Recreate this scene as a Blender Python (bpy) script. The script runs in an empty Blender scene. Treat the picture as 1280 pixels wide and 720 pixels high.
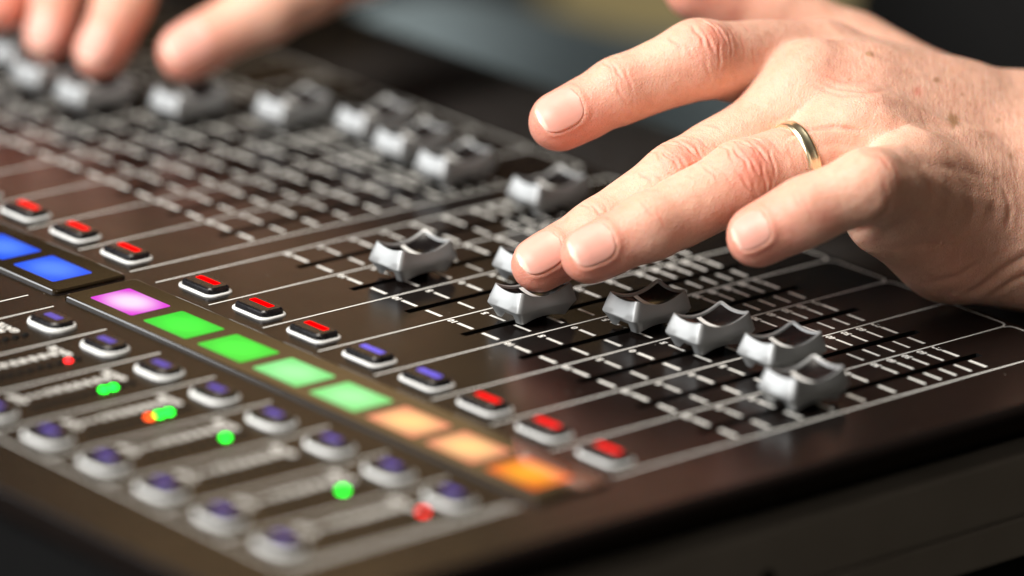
import bpy, bmesh, math, random
import numpy as np
from mathutils import Vector, Matrix

random.seed(4)
S = 0.001                                     # the scene is laid out in millimetres, built in metres
SC = bpy.context.scene
COL = SC.collection

# ------------------------------------------------------------------ camera, world, lamps, exposure
CAM_R = ((0.67239, 0.73866, 0.04771), (0.26683, -0.18176, -0.94645), (-0.69043, 0.64911, -0.31931))         # camera right / down / forward in console space
CAM_C = (1136.44526, -933.70890, 498.15009)
cam_d = bpy.data.cameras.new('camera')
cam = bpy.data.objects.new('camera', cam_d)
COL.objects.link(cam)
cx, cy, cz = (Vector(a) for a in CAM_R)
m = Matrix((cx, -cy, -cz)).transposed().to_4x4()
m.translation = Vector(CAM_C) * S
cam.matrix_world = m
cam_d.sensor_width = 36
cam_d.lens = 197.71
cam_d.clip_start = 0.05
cam_d.clip_end = 60
cam_d.dof.use_dof = True
cam_d.dof.focus_distance = 1.534
cam_d.dof.aperture_fstop = 3.8
cam_d.dof.aperture_blades = 0
SC.camera = cam

W = bpy.data.worlds.new('World')
SC.world = W
W.use_nodes = True
W.node_tree.nodes['Background'].inputs[0].default_value = (0.050, 0.040, 0.032, 1)
W.node_tree.nodes['Background'].inputs[1].default_value = 0.33

def area_lamp(name, loc, target, sx, sy, power, col):
    d = bpy.data.lights.new(name, 'AREA')
    d.shape = 'RECTANGLE'; d.size = sx; d.size_y = sy; d.energy = power; d.color = col
    o = bpy.data.objects.new(name, d); COL.objects.link(o)
    o.location = loc
    o.rotation_euler = (Vector(target) - Vector(loc)).to_track_quat('-Z', 'Y').to_euler()
    return o
area_lamp('stage_light', (-0.22, -1.55, 1.18), (0.08, 0.10, 0.03), 0.95, 0.8, 63, (1.0, 0.97, 0.94))
area_lamp('ceiling_light', (-0.22, -0.12, 1.6), (0.05, 0.12, 0.0), 0.6, 0.6, 19, (1.0, 0.92, 0.82))
area_lamp('left_softbox', (-1.15, -1.15, 0.72), (0.06, 0.08, 0.02), 0.9, 0.6, 12, (0.95, 0.98, 1.0))  # softbox added at the left to brighten the fader fronts
area_lamp('reflector_lamp', (-1.75, 1.75, 2.0), (-2.27, 2.16, 1.25), 0.4, 0.4, 17, (1.0, 0.80, 0.52))  # added lamp for the unseen panel that the strips mirror
area_lamp('room_fill', (1.6, -0.5, 0.9), (0.1, 0.1, 0.0), 1.0, 0.8, 3.6, (1.0, 0.88, 0.74))

SC.view_settings.view_transform = 'Standard'
SC.view_settings.look = 'None'
SC.view_settings.exposure = 0.0
SC.view_settings.gamma = 1
SC.view_settings.use_curve_mapping = False

# ------------------------------------------------------------------ materials
def material(name, base, rough=0.5, metal=0.0, spec=0.5, emit=None, estr=0.0, coat=0.0, var=0.0, scale=200, bump=0.0, bscale=900):
    mt = bpy.data.materials.new(name); mt.use_nodes = True
    nt = mt.node_tree; b = nt.nodes['Principled BSDF']
    b.inputs['Base Color'].default_value = (*base, 1)
    b.inputs['Roughness'].default_value = rough
    b.inputs['Metallic'].default_value = metal
    b.inputs['Specular IOR Level'].default_value = spec
    if coat:
        b.inputs['Coat Weight'].default_value = coat
        b.inputs['Coat Roughness'].default_value = 0.03
    if emit:
        b.inputs['Emission Color'].default_value = (*emit, 1)
        b.inputs['Emission Strength'].default_value = estr
    tc = nt.nodes.new('ShaderNodeTexCoord')
    if var:
        n = nt.nodes.new('ShaderNodeTexNoise'); n.inputs['Scale'].default_value = scale; n.inputs['Detail'].default_value = 6
        nt.links.new(tc.outputs['Object'], n.inputs['Vector'])
        mp = nt.nodes.new('ShaderNodeMapRange')
        mp.inputs[1].default_value = 0.3; mp.inputs[2].default_value = 0.7
        mp.inputs[3].default_value = rough * (1 - var); mp.inputs[4].default_value = min(1, rough * (1 + var))
        nt.links.new(n.outputs['Fac'], mp.inputs[0]); nt.links.new(mp.outputs[0], b.inputs['Roughness'])
        mx = nt.nodes.new('ShaderNodeMix'); mx.data_type = 'RGBA'
        mx.inputs[6].default_value = (*[c * (1 - var * .6) for c in base], 1)
        mx.inputs[7].default_value = (*[min(1, c * (1 + var * .6)) for c in base], 1)
        nt.links.new(n.outputs['Fac'], mx.inputs[0]); nt.links.new(mx.outputs[2], b.inputs['Base Color'])
    if bump:
        n2 = nt.nodes.new('ShaderNodeTexNoise'); n2.inputs['Scale'].default_value = bscale; n2.inputs['Detail'].default_value = 3
        nt.links.new(tc.outputs['Object'], n2.inputs['Vector'])
        bp = nt.nodes.new('ShaderNodeBump'); bp.inputs['Strength'].default_value = bump; bp.inputs['Distance'].default_value = 0.0002
        nt.links.new(n2.outputs['Fac'], bp.inputs['Height']); nt.links.new(bp.outputs[0], b.inputs['Normal'])
    return mt

def panel_material():
    mt = material('panel_paint', (0.0075, 0.0054, 0.0047), 0.23, spec=0.21, var=0.10, scale=60, bump=0.12, bscale=1400)
    nt = mt.node_tree; b = nt.nodes['Principled BSDF']
    tc = next(n for n in nt.nodes if n.type == 'TEX_COORD')
    # scattered dust grains
    v = nt.nodes.new('ShaderNodeTexVoronoi'); v.inputs['Scale'].default_value = 210
    nt.links.new(tc.outputs['Object'], v.inputs['Vector'])
    r = nt.nodes.new('ShaderNodeMapRange'); r.inputs[1].default_value = 0.055; r.inputs[2].default_value = 0.03
    r.inputs[3].default_value = 0; r.inputs[4].default_value = 1
    nt.links.new(v.outputs['Distance'], r.inputs[0])
    sep = nt.nodes.new('ShaderNodeSeparateColor'); nt.links.new(v.outputs['Color'], sep.inputs[0])
    th = nt.nodes.new('ShaderNodeMath'); th.operation = 'GREATER_THAN'; th.inputs[1].default_value = 0.5
    nt.links.new(sep.outputs[0], th.inputs[0])
    mu = nt.nodes.new('ShaderNodeMath'); mu.operation = 'MULTIPLY'
    nt.links.new(r.outputs[0], mu.inputs[0]); nt.links.new(th.outputs[0], mu.inputs[1])
    mu2 = nt.nodes.new('ShaderNodeMath'); mu2.operation = 'MULTIPLY'; mu2.inputs[1].default_value = 0.8
    nt.links.new(mu.outputs[0], mu2.inputs[0])
    old = b.inputs['Base Color'].links[0].from_socket
    mx = nt.nodes.new('ShaderNodeMix'); mx.data_type = 'RGBA'
    mx.inputs[7].default_value = (0.30, 0.26, 0.22, 1)
    nt.links.new(mu2.outputs[0], mx.inputs[0]); nt.links.new(old, mx.inputs[6]); nt.links.new(mx.outputs[2], b.inputs['Base Color'])
    return mt

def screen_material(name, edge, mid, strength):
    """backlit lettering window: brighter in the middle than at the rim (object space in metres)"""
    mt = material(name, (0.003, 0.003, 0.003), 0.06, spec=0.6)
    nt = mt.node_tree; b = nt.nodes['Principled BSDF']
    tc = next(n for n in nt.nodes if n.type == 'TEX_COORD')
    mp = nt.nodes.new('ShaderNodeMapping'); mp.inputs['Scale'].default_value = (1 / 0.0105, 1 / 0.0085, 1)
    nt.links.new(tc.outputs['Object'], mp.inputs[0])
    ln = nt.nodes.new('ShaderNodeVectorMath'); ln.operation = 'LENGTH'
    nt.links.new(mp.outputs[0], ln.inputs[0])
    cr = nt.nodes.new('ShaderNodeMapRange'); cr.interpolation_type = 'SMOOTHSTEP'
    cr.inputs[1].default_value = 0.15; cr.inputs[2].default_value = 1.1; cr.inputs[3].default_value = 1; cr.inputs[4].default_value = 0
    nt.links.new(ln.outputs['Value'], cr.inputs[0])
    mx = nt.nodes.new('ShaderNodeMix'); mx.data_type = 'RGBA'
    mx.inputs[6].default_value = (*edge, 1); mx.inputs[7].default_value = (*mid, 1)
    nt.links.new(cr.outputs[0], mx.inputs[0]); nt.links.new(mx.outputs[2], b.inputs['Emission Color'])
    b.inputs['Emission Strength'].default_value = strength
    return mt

def skin_material():
    mt = bpy.data.materials.new('skin'); mt.use_nodes = True
    nt = mt.node_tree; b = nt.nodes['Principled BSDF']; L = nt.links.new
    at = nt.nodes.new('ShaderNodeVertexColor'); at.layer_name = 'tone'
    sp = nt.nodes.new('ShaderNodeSeparateColor'); L(at.outputs['Color'], sp.inputs[0])
    tc = nt.nodes.new('ShaderNodeTexCoord')
    n1 = nt.nodes.new('ShaderNodeTexNoise'); n1.inputs['Scale'].default_value = 95; n1.inputs['Detail'].default_value = 5
    L(tc.outputs['Object'], n1.inputs['Vector'])
    base = nt.nodes.new('ShaderNodeMix'); base.data_type = 'RGBA'
    base.inputs[6].default_value = (0.77, 0.41, 0.29, 1); base.inputs[7].default_value = (0.84, 0.525, 0.395, 1)
    L(n1.outputs['Fac'], base.inputs[0])
    red = nt.nodes.new('ShaderNodeMix'); red.data_type = 'RGBA'
    red.inputs[7].default_value = (0.76, 0.255, 0.185, 1)
    L(sp.outputs[0], red.inputs[0]); L(base.outputs[2], red.inputs[6])
    # fine mottling
    n3 = nt.nodes.new('ShaderNodeTexNoise'); n3.inputs['Scale'].default_value = 420; n3.inputs['Detail'].default_value = 4
    L(tc.outputs['Object'], n3.inputs['Vector'])
    mr = nt.nodes.new('ShaderNodeMapRange'); mr.inputs[1].default_value = 0.5; mr.inputs[2].default_value = 0.72
    mr.inputs[3].default_value = 0; mr.inputs[4].default_value = 0.35
    L(n3.outputs['Fac'], mr.inputs[0])
    mot = nt.nodes.new('ShaderNodeMix'); mot.data_type = 'RGBA'; mot.inputs[7].default_value = (0.66, 0.30, 0.20, 1)
    L(mr.outputs[0], mot.inputs[0]); L(red.outputs[2], mot.inputs[6])
    spot = nt.nodes.new('ShaderNodeMix'); spot.data_type = 'RGBA'
    spot.inputs[7].default_value = (0.30, 0.15, 0.055, 1)
    L(sp.outputs[1], spot.inputs[0]); L(mot.outputs[2], spot.inputs[6])
    L(spot.outputs[2], b.inputs['Base Color'])
    b.inputs['Roughness'].default_value = 0.43
    b.inputs['Specular IOR Level'].default_value = 0.42
    b.inputs['Subsurface Weight'].default_value = 0.55
    b.inputs['Subsurface Radius'].default_value = (1.0, 0.38, 0.2)
    b.inputs['Subsurface Scale'].default_value = 0.0036
    # fine skin relief: cells and crossing lines
    v = nt.nodes.new('ShaderNodeTexVoronoi'); v.inputs['Scale'].default_value = 1250; v.feature = 'DISTANCE_TO_EDGE'
    nn = nt.nodes.new('ShaderNodeTexNoise'); nn.inputs['Scale'].default_value = 300; nn.inputs['Detail'].default_value = 8
    L(tc.outputs['Object'], v.inputs['Vector']); L(tc.outputs['Object'], nn.inputs['Vector'])
    geo = nt.nodes.new('ShaderNodeNewGeometry')
    cmb = nt.nodes.new('ShaderNodeCombineXYZ')
    for k_, (vec, sc) in enumerate((((.67, .74, .05), 720), ((.27, -.18, -.95), 110), ((-.69, .65, -.32), 110))):
        dp = nt.nodes.new('ShaderNodeVectorMath'); dp.operation = 'DOT_PRODUCT'; dp.inputs[1].default_value = vec
        ml = nt.nodes.new('ShaderNodeMath'); ml.operation = 'MULTIPLY'; ml.inputs[1].default_value = sc
        L(tc.outputs['Object'], dp.inputs[0]); L(dp.outputs['Value'], ml.inputs[0]); L(ml.outputs[0], cmb.inputs[k_])
    ln = nt.nodes.new('ShaderNodeTexNoise'); ln.inputs['Scale'].default_value = 1.0; ln.inputs['Detail'].default_value = 5; ln.inputs['Distortion'].default_value = 0.9
    L(cmb.outputs[0], ln.inputs['Vector'])
    lm = nt.nodes.new('ShaderNodeMath'); lm.operation = 'MULTIPLY'
    L(ln.outputs['Fac'], lm.inputs[0]); L(sp.outputs[2], lm.inputs[1])
    ad0 = nt.nodes.new('ShaderNodeMath'); ad0.operation = 'MULTIPLY_ADD'; ad0.inputs[1].default_value = 0.65
    L(lm.outputs[0], ad0.inputs[0]); L(nn.outputs['Fac'], ad0.inputs[2])
    ad = nt.nodes.new('ShaderNodeMath'); ad.operation = 'MULTIPLY_ADD'; ad.inputs[1].default_value = 0.5
    L(v.outputs['Distance'], ad.inputs[0]); L(ad0.outputs[0], ad.inputs[2])
    bp = nt.nodes.new('ShaderNodeBump'); bp.inputs['Strength'].default_value = 0.5; bp.inputs['Distance'].default_value = 0.0009
    L(ad.outputs[0], bp.inputs['Height']); L(bp.outputs[0], b.inputs['Normal'])
    return mt

M = {
 'panel': panel_material(),
 'edge': material('edge_paint', (0.016, 0.013, 0.011), 0.42, var=0.2, scale=80),
 'side': material('side_metal', (0.17, 0.155, 0.135), 0.55, var=0.25, scale=40, bump=0.15, bscale=700),
 'print': material('printed_ink', (0.80, 0.79, 0.74), 0.5, var=0.12, scale=300),
 'black': material('black_recess', (0.004, 0.004, 0.004), 0.8, spec=0.1, var=0.2),
 'rubber': material('armrest_vinyl', (0.010, 0.008, 0.007), 0.6, spec=0.3, var=0.2, scale=150, bump=0.4, bscale=500),
 'silver': material('satin_silver', (0.38, 0.392, 0.395), 0.44, metal=0.5, var=0.12, scale=400, bump=0.06, bscale=2500),
 'pad': material('black_gloss_plastic', (0.007, 0.0055, 0.0055), 0.24, spec=0.3, var=0.2, scale=300),
 'white': material('white_line', (0.78, 0.78, 0.75), 0.4, var=0.05),
 'rim': material('pale_silicone', (0.78, 0.79, 0.77), 0.55, var=0.08, scale=300),
 'cap': material('button_cap', (0.008, 0.007, 0.008), 0.26, var=0.2, scale=300),
 'red': material('lit_red', (0.15, 0.0, 0.0), 0.6, spec=0.0, emit=(1.0, 0.0, 0.001), estr=1.5),
 'red2': material('lit_red_soft', (0.15, 0.0, 0.0), 0.6, spec=0.0, emit=(1.0, 0.002, 0.004), estr=1.4),
 'blue': material('blue_window', (0.07, 0.06, 0.35), 0.35, emit=(0.13, 0.09, 0.80), estr=0.62),
 'violet': material('violet_window', (0.05, 0.04, 0.20), 0.4, emit=(0.10, 0.055, 0.55), estr=0.42),
 'led_off': material('led_unlit', (0.006, 0.006, 0.005), 0.6, spec=0.1),
 'led_green': material('led_green', (0.0, 0.3, 0.02), 0.4, emit=(0.0, 1.0, 0.03), estr=9),
 'led_red': material('led_red', (0.3, 0.0, 0.0), 0.4, emit=(1.0, 0.01, 0.015), estr=5),
 'led_orange': material('led_orange', (0.3, 0.05, 0.0), 0.4, emit=(1.0, 0.07, 0.003), estr=6),
 'strip': material('strip_gloss', (0.020, 0.013, 0.006), 0.06, spec=1.0, coat=0.0),
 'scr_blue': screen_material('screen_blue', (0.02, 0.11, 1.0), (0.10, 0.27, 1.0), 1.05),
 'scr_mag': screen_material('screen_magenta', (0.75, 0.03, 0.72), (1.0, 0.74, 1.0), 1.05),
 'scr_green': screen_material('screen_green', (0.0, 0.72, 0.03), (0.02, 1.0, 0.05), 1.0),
 'scr_green_veil': screen_material('screen_veiled_green', (0.16, 0.88, 0.24), (0.36, 1.0, 0.44), 0.95),  # green display, paled by a reflected veil put into its emission
 'scr_orange_veil': screen_material('screen_veiled_orange', (1.0, 0.30, 0.17), (1.0, 0.70, 0.27), 1.0),  # orange display with the reflection's haze mixed into its glow
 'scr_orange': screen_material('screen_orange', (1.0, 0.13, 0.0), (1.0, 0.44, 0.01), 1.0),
 'skin': skin_material(),
 'gold': material('pale_gold', (0.95, 0.85, 0.58), 0.30, metal=1.0, var=0.1, scale=300),
 'shirt': material('black_cotton', (0.006, 0.006, 0.006), 0.9, spec=0.1, var=0.2, scale=120, bump=0.5, bscale=900),
 'jeans': material('grey_blue_denim', (0.115, 0.145, 0.155), 0.85, spec=0.2, var=0.3, scale=60, bump=0.5, bscale=900),
 'chair': material('teal_fabric', (0.05, 0.19, 0.26), 0.85, var=0.2, scale=100),
 'chair_base': material('chair_plastic', (0.02, 0.02, 0.02), 0.5, var=0.2),
 'floor': material('olive_carpet', (0.045, 0.036, 0.016), 0.95, spec=0.1, var=0.4, scale=9, bump=0.5, bscale=300),
 'reflector_pale': material('pale_reflector', (0.72, 0.55, 0.34), 0.9, var=0.1, scale=4),  # finish of the added reflector
 'khaki': material('khaki_board', (0.21, 0.165, 0.07), 0.8, var=0.15, scale=30),
 'wall': material('dark_wall', (0.022, 0.019, 0.017), 0.9, var=0.2, scale=5),
 'table': material('black_table', (0.012, 0.011, 0.010), 0.6, var=0.2, scale=30),
}
def nail_material():
    mt = material('nail', (0.82, 0.53, 0.43), 0.42, spec=0.32)
    nt = mt.node_tree; b = nt.nodes['Principled BSDF']
    at = nt.nodes.new('ShaderNodeVertexColor'); at.layer_name = 'tone'
    sp = nt.nodes.new('ShaderNodeSeparateColor'); nt.links.new(at.outputs['Color'], sp.inputs[0])
    mx = nt.nodes.new('ShaderNodeMix'); mx.data_type = 'RGBA'
    mx.inputs[6].default_value = (0.80, 0.40, 0.32, 1); mx.inputs[7].default_value = (0.88, 0.70, 0.57, 1)
    nt.links.new(sp.outputs[0], mx.inputs[0]); nt.links.new(mx.outputs[2], b.inputs['Base Color'])
    b.inputs['Subsurface Weight'].default_value = 0.4
    b.inputs['Subsurface Radius'].default_value = (1.0, 0.4, 0.25)
    b.inputs['Subsurface Scale'].default_value = 0.0015
    return mt
M['nail'] = nail_material()

# ------------------------------------------------------------------ helpers
def new_obj(name, me, parent=None, loc=None):
    o = bpy.data.objects.new(name, me); COL.objects.link(o)
    if parent: o.parent = parent
    if loc: o.location = Vector(loc) * S
    return o
def mesh_of(name, verts, faces, mat, smooth=False):
    me = bpy.data.meshes.new(name)
    me.from_pydata([tuple(c * S for c in v) for v in verts], [], faces)
    me.materials.append(mat)
    bm = bmesh.new(); bm.from_mesh(me); bmesh.ops.recalc_face_normals(bm, faces=bm.faces); bm.to_mesh(me); bm.free()
    if smooth:
        me.polygons.foreach_set('use_smooth', [True] * len(me.polygons))
    me.update()
    return me
def thing(name, label, cat, loc=(0, 0, 0), group=None):
    o = new_obj(name, None, None, loc); o['label'] = label; o['category'] = cat
    if group: o['group'] = group
    return o
def tag(o, label, cat, group=None):
    o['label'] = label; o['category'] = cat
    if group: o['group'] = group
    return o
def copy_tree(o, loc, parent):
    c = o.copy(); COL.objects.link(c); c.parent = parent; c.location = Vector(loc) * S
    for ch in o.children:
        k = ch.copy(); COL.objects.link(k); k.parent = c
    return c
def box_geo(x0, x1, y0, y1, z0, z1):
    v = [(x, y, z) for z in (z0, z1) for y in (y0, y1) for x in (x0, x1)]
    f = [(0, 1, 3, 2), (4, 6, 7, 5), (0, 4, 5, 1), (2, 3, 7, 6), (0, 2, 6, 4), (1, 5, 7, 3)]
    return v, f
def bevelled_box(name, x0, x1, y0, y1, z0, z1, mat, bev=0.6, seg=2):
    v, f = box_geo(x0, x1, y0, y1, z0, z1)
    me = mesh_of(name, v, f, mat)
    bm = bmesh.new(); bm.from_mesh(me)
    bmesh.ops.bevel(bm, geom=bm.edges[:], offset=bev * S, segments=seg, profile=0.5, affect='EDGES')
    bm.to_mesh(me); bm.free()
    return me
class Sheet:
    """collects flat printed pieces lying at one height"""
    def __init__(self, z): self.z = z; self.v = []; self.f = []
    def poly(self, pts):
        k = len(self.v); self.v += [(x, y, self.z) for x, y in pts]; self.f.append(tuple(range(k, k + len(pts))))
    def rect(self, x0, x1, y0, y1): self.poly([(x0, y0), (x1, y0), (x1, y1), (x0, y1)])
    def path(self, pts, w):
        P = [Vector(p) for p in pts]; n = len(P); l = []; r = []
        for i in range(n):
            d = (P[min(i + 1, n - 1)] - P[max(i - 1, 0)]).normalized(); nn = Vector((-d.y, d.x)) * w / 2
            l.append(P[i] + nn); r.append(P[i] - nn)
        for i in range(n - 1):
            self.poly([r[i], r[i + 1], l[i + 1], l[i]])
    def build(self, name, mat, parent): return new_obj(name, mesh_of(name, self.v, self.f, mat), parent)
def rrect(hx, hy, r, seg=5):
    pts = []
    for cxx, cyy, a0 in ((hx - r, hy - r, 0), (-hx + r, hy - r, 90), (-hx + r, -hy + r, 180), (hx - r, -hy + r, 270)):
        for k in range(seg + 1):
            a = math.radians(a0 + 90 * k / seg)
            pts.append((cxx + r * math.cos(a), cyy + r * math.sin(a)))
    return pts
def loft(name, rings, mat, cap_top=True, cap_bottom=False, smooth=True):
    v = []; f = []; n = len(rings[0])
    for rg in rings: v += rg
    for i in range(len(rings) - 1):
        for j in range(n):
            k = (j + 1) % n
            f.append((i * n + j, i * n + k, (i + 1) * n + k, (i + 1) * n + j))
    if cap_top: f.append(tuple(range((len(rings) - 1) * n, len(rings) * n)))
    if cap_bottom: f.append(tuple(range(n - 1, -1, -1)))
    me = mesh_of(name, v, f, mat, smooth)
    if smooth: me.set_sharp_from_angle(angle=math.radians(28))
    return me
_txt = {}
def text_mesh(s, size):
    """lettering read from the operator's side (text runs along -u, its top towards -v)"""
    if (s, size) in _txt: return _txt[(s, size)]
    cu = bpy.data.curves.new('lettering', 'FONT'); cu.body = s; cu.size = size * S; cu.align_x = 'CENTER'; cu.align_y = 'CENTER'
    cu.resolution_u = 2; cu.offset = 0.00016
    o = bpy.data.objects.new('lettering', cu); COL.objects.link(o)
    dg = bpy.context.evaluated_depsgraph_get()
    me = bpy.data.meshes.new_from_object(o.evaluated_get(dg))
    vs = [(-v.co.x / S, -v.co.y / S) for v in me.vertices]; fs = [tuple(p.vertices) for p in me.polygons]
    bpy.data.objects.remove(o); bpy.data.curves.remove(cu); bpy.data.meshes.remove(me)
    _txt[(s, size)] = (vs, fs)
    return vs, fs
def add_text(sh, s, size, x, y):
    vs, fs = text_mesh(s, size); k = len(sh.v)
    sh.v += [(x + a, y + b, sh.z) for a, b in vs]; sh.f += [tuple(k + i for i in f) for f in fs]

# ------------------------------------------------------------------ setting
def plane(name, pts, mat):
    o = new_obj(name, mesh_of(name, pts, [(0, 1, 2, 3)], mat)); o['kind'] = 'structure'; return o
plane('floor', [(-5000, -4000, -860), (5000, -4000, -860), (5000, 5000, -860), (-5000, 5000, -860)], M['floor'])
plane('wall', [(-3300, 1100, -860), (-900, 3600, -860), (-900, 3600, 2300), (-3300, 1100, 2300)], M['wall'])
plane('wall', [(-5000, 4200, -860), (5000, 4200, -860), (5000, 4200, 2200), (-5000, 4200, 2200)], M['wall'])

# unseen pale reflector added by the side wall, sized to veil the glossy strips
def wall_pt(a, z, out): return (-2257 + .695 * a + .72 * out, 2163 + .72 * a - .69 * out, z)
bv, bf = [], []
for out in (4, 40):
    bv += [wall_pt(-330, 1078, out), wall_pt(82, 1078, out), wall_pt(82, 1720, out), wall_pt(-330, 1720, out)]
bf = [(0, 1, 2, 3), (4, 5, 6, 7), (0, 1, 5, 4), (1, 2, 6, 5), (2, 3, 7, 6), (3, 0, 4, 7)]
tag(new_obj('reflector_panel', mesh_of('reflector_panel', bv, bf, M['reflector_pale'])), 'unseen pale reflector added by the side wall, mirrored in the display strip', 'reflector panel')

sb = new_obj('lit_patch_box', bevelled_box('lit_patch_box', -150, 150, -120, 120, 0, 900, M['khaki'], 6)); sb.location = Vector((-570, 940, -859)) * S  # box added in place of the lit olive patch of carpet
tag(sb, 'khaki box added behind the desk, standing in for lit carpet', 'box')
# ------------------------------------------------------------------ table
tb = thing('table', 'black table under the mixing desk', 'table', (0, 0, -128))
new_obj('tabletop', bevelled_box('tabletop', -640, 330, -300, 190, -30, -0.4, M['table'], 3), tb)
for lx in (-600, 290):
    for ly in (-265, 155):
        new_obj('leg', bevelled_box('leg', lx - 22, lx + 22, ly - 22, ly + 22, -732, -30.3, M['table'], 2), tb)

# ------------------------------------------------------------------ mixing console
con = thing('mixing_console', 'dark brown digital mixing desk with silver faders and lit coloured name displays', 'mixing desk')
P = 23.0
RIGHT = [(i * P, i) for i in range(8)]                       # left edge of each strip, channel number
LEFT = [(-11.3 - P * (k + 1), k) for k in range(9)]
U0, U1, V0, V1 = -430.0, 206.5, -131.0, 173.8
SLOT0, SLOT1, SW = 41.0, 147.0, 1.25
slots = sorted([a + 12.1 for a, _ in RIGHT + LEFT])
# top plate with a real opening for every fader
v = []; f = []
def q(x0, x1, y0, y1, z=0.0):
    k = len(v); v.extend([(x0, y0, z), (x1, y0, z), (x1, y1, z), (x0, y1, z)]); f.append((k, k + 1, k + 2, k + 3))
q(U0, U1, V0, SLOT0); q(U0, U1, SLOT1, V1)
xs = [U0] + [c for s in slots for c in (s - SW, s + SW)] + [U1]
for i in range(0, len(xs), 2): q(xs[i], xs[i + 1], SLOT0, SLOT1)
# rolled edges: right, front (lower left in view), back
def roll(p0, p1, out, r=3.0, drop=3.5, n=6):
    """quarter-round edge along p0-p1 turning down towards 'out'"""
    ox, oy = out; prev = None
    prof = [(r * math.sin(t * math.pi / 2 / n), -r * (1 - math.cos(t * math.pi / 2 / n))) for t in range(n + 1)] + [(r, -r - drop)]
    for a, b in zip(prof, prof[1:]):
        k = len(v)
        v.extend([(p0[0] + ox * a[0], p0[1] + oy * a[0], a[1]), (p1[0] + ox * a[0], p1[1] + oy * a[0], a[1]),
                  (p1[0] + ox * b[0], p1[1] + oy * b[0], b[1]), (p0[0] + ox * b[0], p0[1] + oy * b[0], b[1])])
        f.append((k, k + 1, k + 2, k + 3))
roll((U1, V0), (U1, V1), (1, 0))
roll((U0, V0), (U1, V0), (0, -1), 0.8, 6)
roll((U0, V1), (U1, V1), (0, 1), 1.2, 6)
new_obj('panel', mesh_of('panel', v, f, M['panel'], False), con)
# fader slots: troughs below the plate
sv, sf = [], []
for x0, x1, y0, y1, z0, z1 in ((-SW, SW, SLOT0, SLOT1, -4, -4),):
    sv = [(-SW, SLOT0, -.01), (SW, SLOT0, -.01), (SW, SLOT1, -.01), (-SW, SLOT1, -.01), (-SW, SLOT0, -4), (SW, SLOT0, -4), (SW, SLOT1, -4), (-SW, SLOT1, -4)]
    sf = [(0, 1, 5, 4), (1, 2, 6, 5), (2, 3, 7, 6), (3, 0, 4, 7), (4, 5, 6, 7)]
slot_me = mesh_of('fader_slot', sv, sf, M['black'])
for s in slots: new_obj('fader_slot', slot_me, con, (s, 0, 0))
# body below the plate
def part(name, x0, x1, y0, y1, z0, z1, mat, bev=0.8): return new_obj(name, bevelled_box(name, x0, x1, y0, y1, z0, z1, mat, bev), con)
part('chassis_core', U0 + 4, 199, V0 + 4, V1 - 3, -120, -6.6, M['black'], 1)
part('side_cheek', 199.4, 209.5, V0 - 1, V1 + 60, -31.5, -13.4, M['side'], 1.2)
part('side_rail', 199.4, 208.6, V0 - 1, V1 + 60, -44, -32.2, M['side'], 1.0)
part('side_foot', 199.4, 204, V0 + 20, V1 + 30, -120, -44.6, M['black'], 1.0)
sc_me = loft('side_screw', [[(2.4 * math.cos(a * math.pi / 8), 2.4 * math.sin(a * math.pi / 8), z) for a in range(16)] for z in (0, 0.7)], M['black'])
for vy in (32.0, 150.0, -80.0):
    o = new_obj('side_screw', sc_me, con, (209.4, vy, -27)); o.rotation_euler = (0, math.pi / 2, 0)
# padded rest on the operator's side
rest = []
for t in range(13):
    a = math.pi * t / 12
    rest.append((205 + 29 * -math.cos(a) , -7 + 5.5 * math.sin(a)))
rv, rf = [], []
prof = [(176, -30)] + rest + [(234, -30)]
for x in (U0, 208.5):
    rv += [(x, a, b) for a, b in prof]
n = len(prof)
for i in range(n - 1): rf.append((i, i + 1, n + i + 1, n + i))
rf += [tuple(range(n)), tuple(range(n, 2 * n))]
new_obj('armrest', mesh_of('armrest', rv, rf, M['rubber'], False), con)

# printed lines
ZP = 0.06
LW = 0.52
for grp in (RIGHT, LEFT):
    a0 = min(a for a, _ in grp); a1 = max(a for a, _ in grp) + P
    for k in range(len(grp) + 1):
        u = a0 + k * P
        s = Sheet(ZP)
        top = 169.0 if 0 < k < len(grp) else 400
        top = min(top, 171.2)
        s.rect(u - LW / 2, u + LW / 2, 0.0, top)
        s.build('channel_divider', M['print'], con)
        if u > -60:
            s = Sheet(ZP); s.rect(u - LW / 2, u + LW / 2, -109.6, -35.5); s.build('channel_divider', M['print'], con)
    s = Sheet(ZP)
    for k in range(len(grp)):                                   # scalloped far line, rounded into every divider
        u = a0 + k * P + LW / 2; w = u + P - LW
        R_ = 2.6
        pts = [(u, 169.2)] + [(u + R_ - R_ * math.cos(a * math.pi / 12), 169.2 + R_ * math.sin(a * math.pi / 12)) for a in range(1, 7)]
        pts += [(w - R_ + R_ * math.sin(a * math.pi / 12), 169.2 + R_ * math.cos(a * math.pi / 12)) for a in range(0, 7)]
        s.path(pts, LW)
    s.build('outline', M['print'], con)
s = Sheet(ZP + .02)
cpts = [(-430, -110.2)] + [(181.5 + 4.5 * math.sin(a * math.pi / 12), -105.7 - 4.5 * math.cos(a * math.pi / 12)) for a in range(0, 7)] + [(186, -33.5)]
s.path(cpts, 0.5); s.build('outline', M['print'], con)

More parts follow.
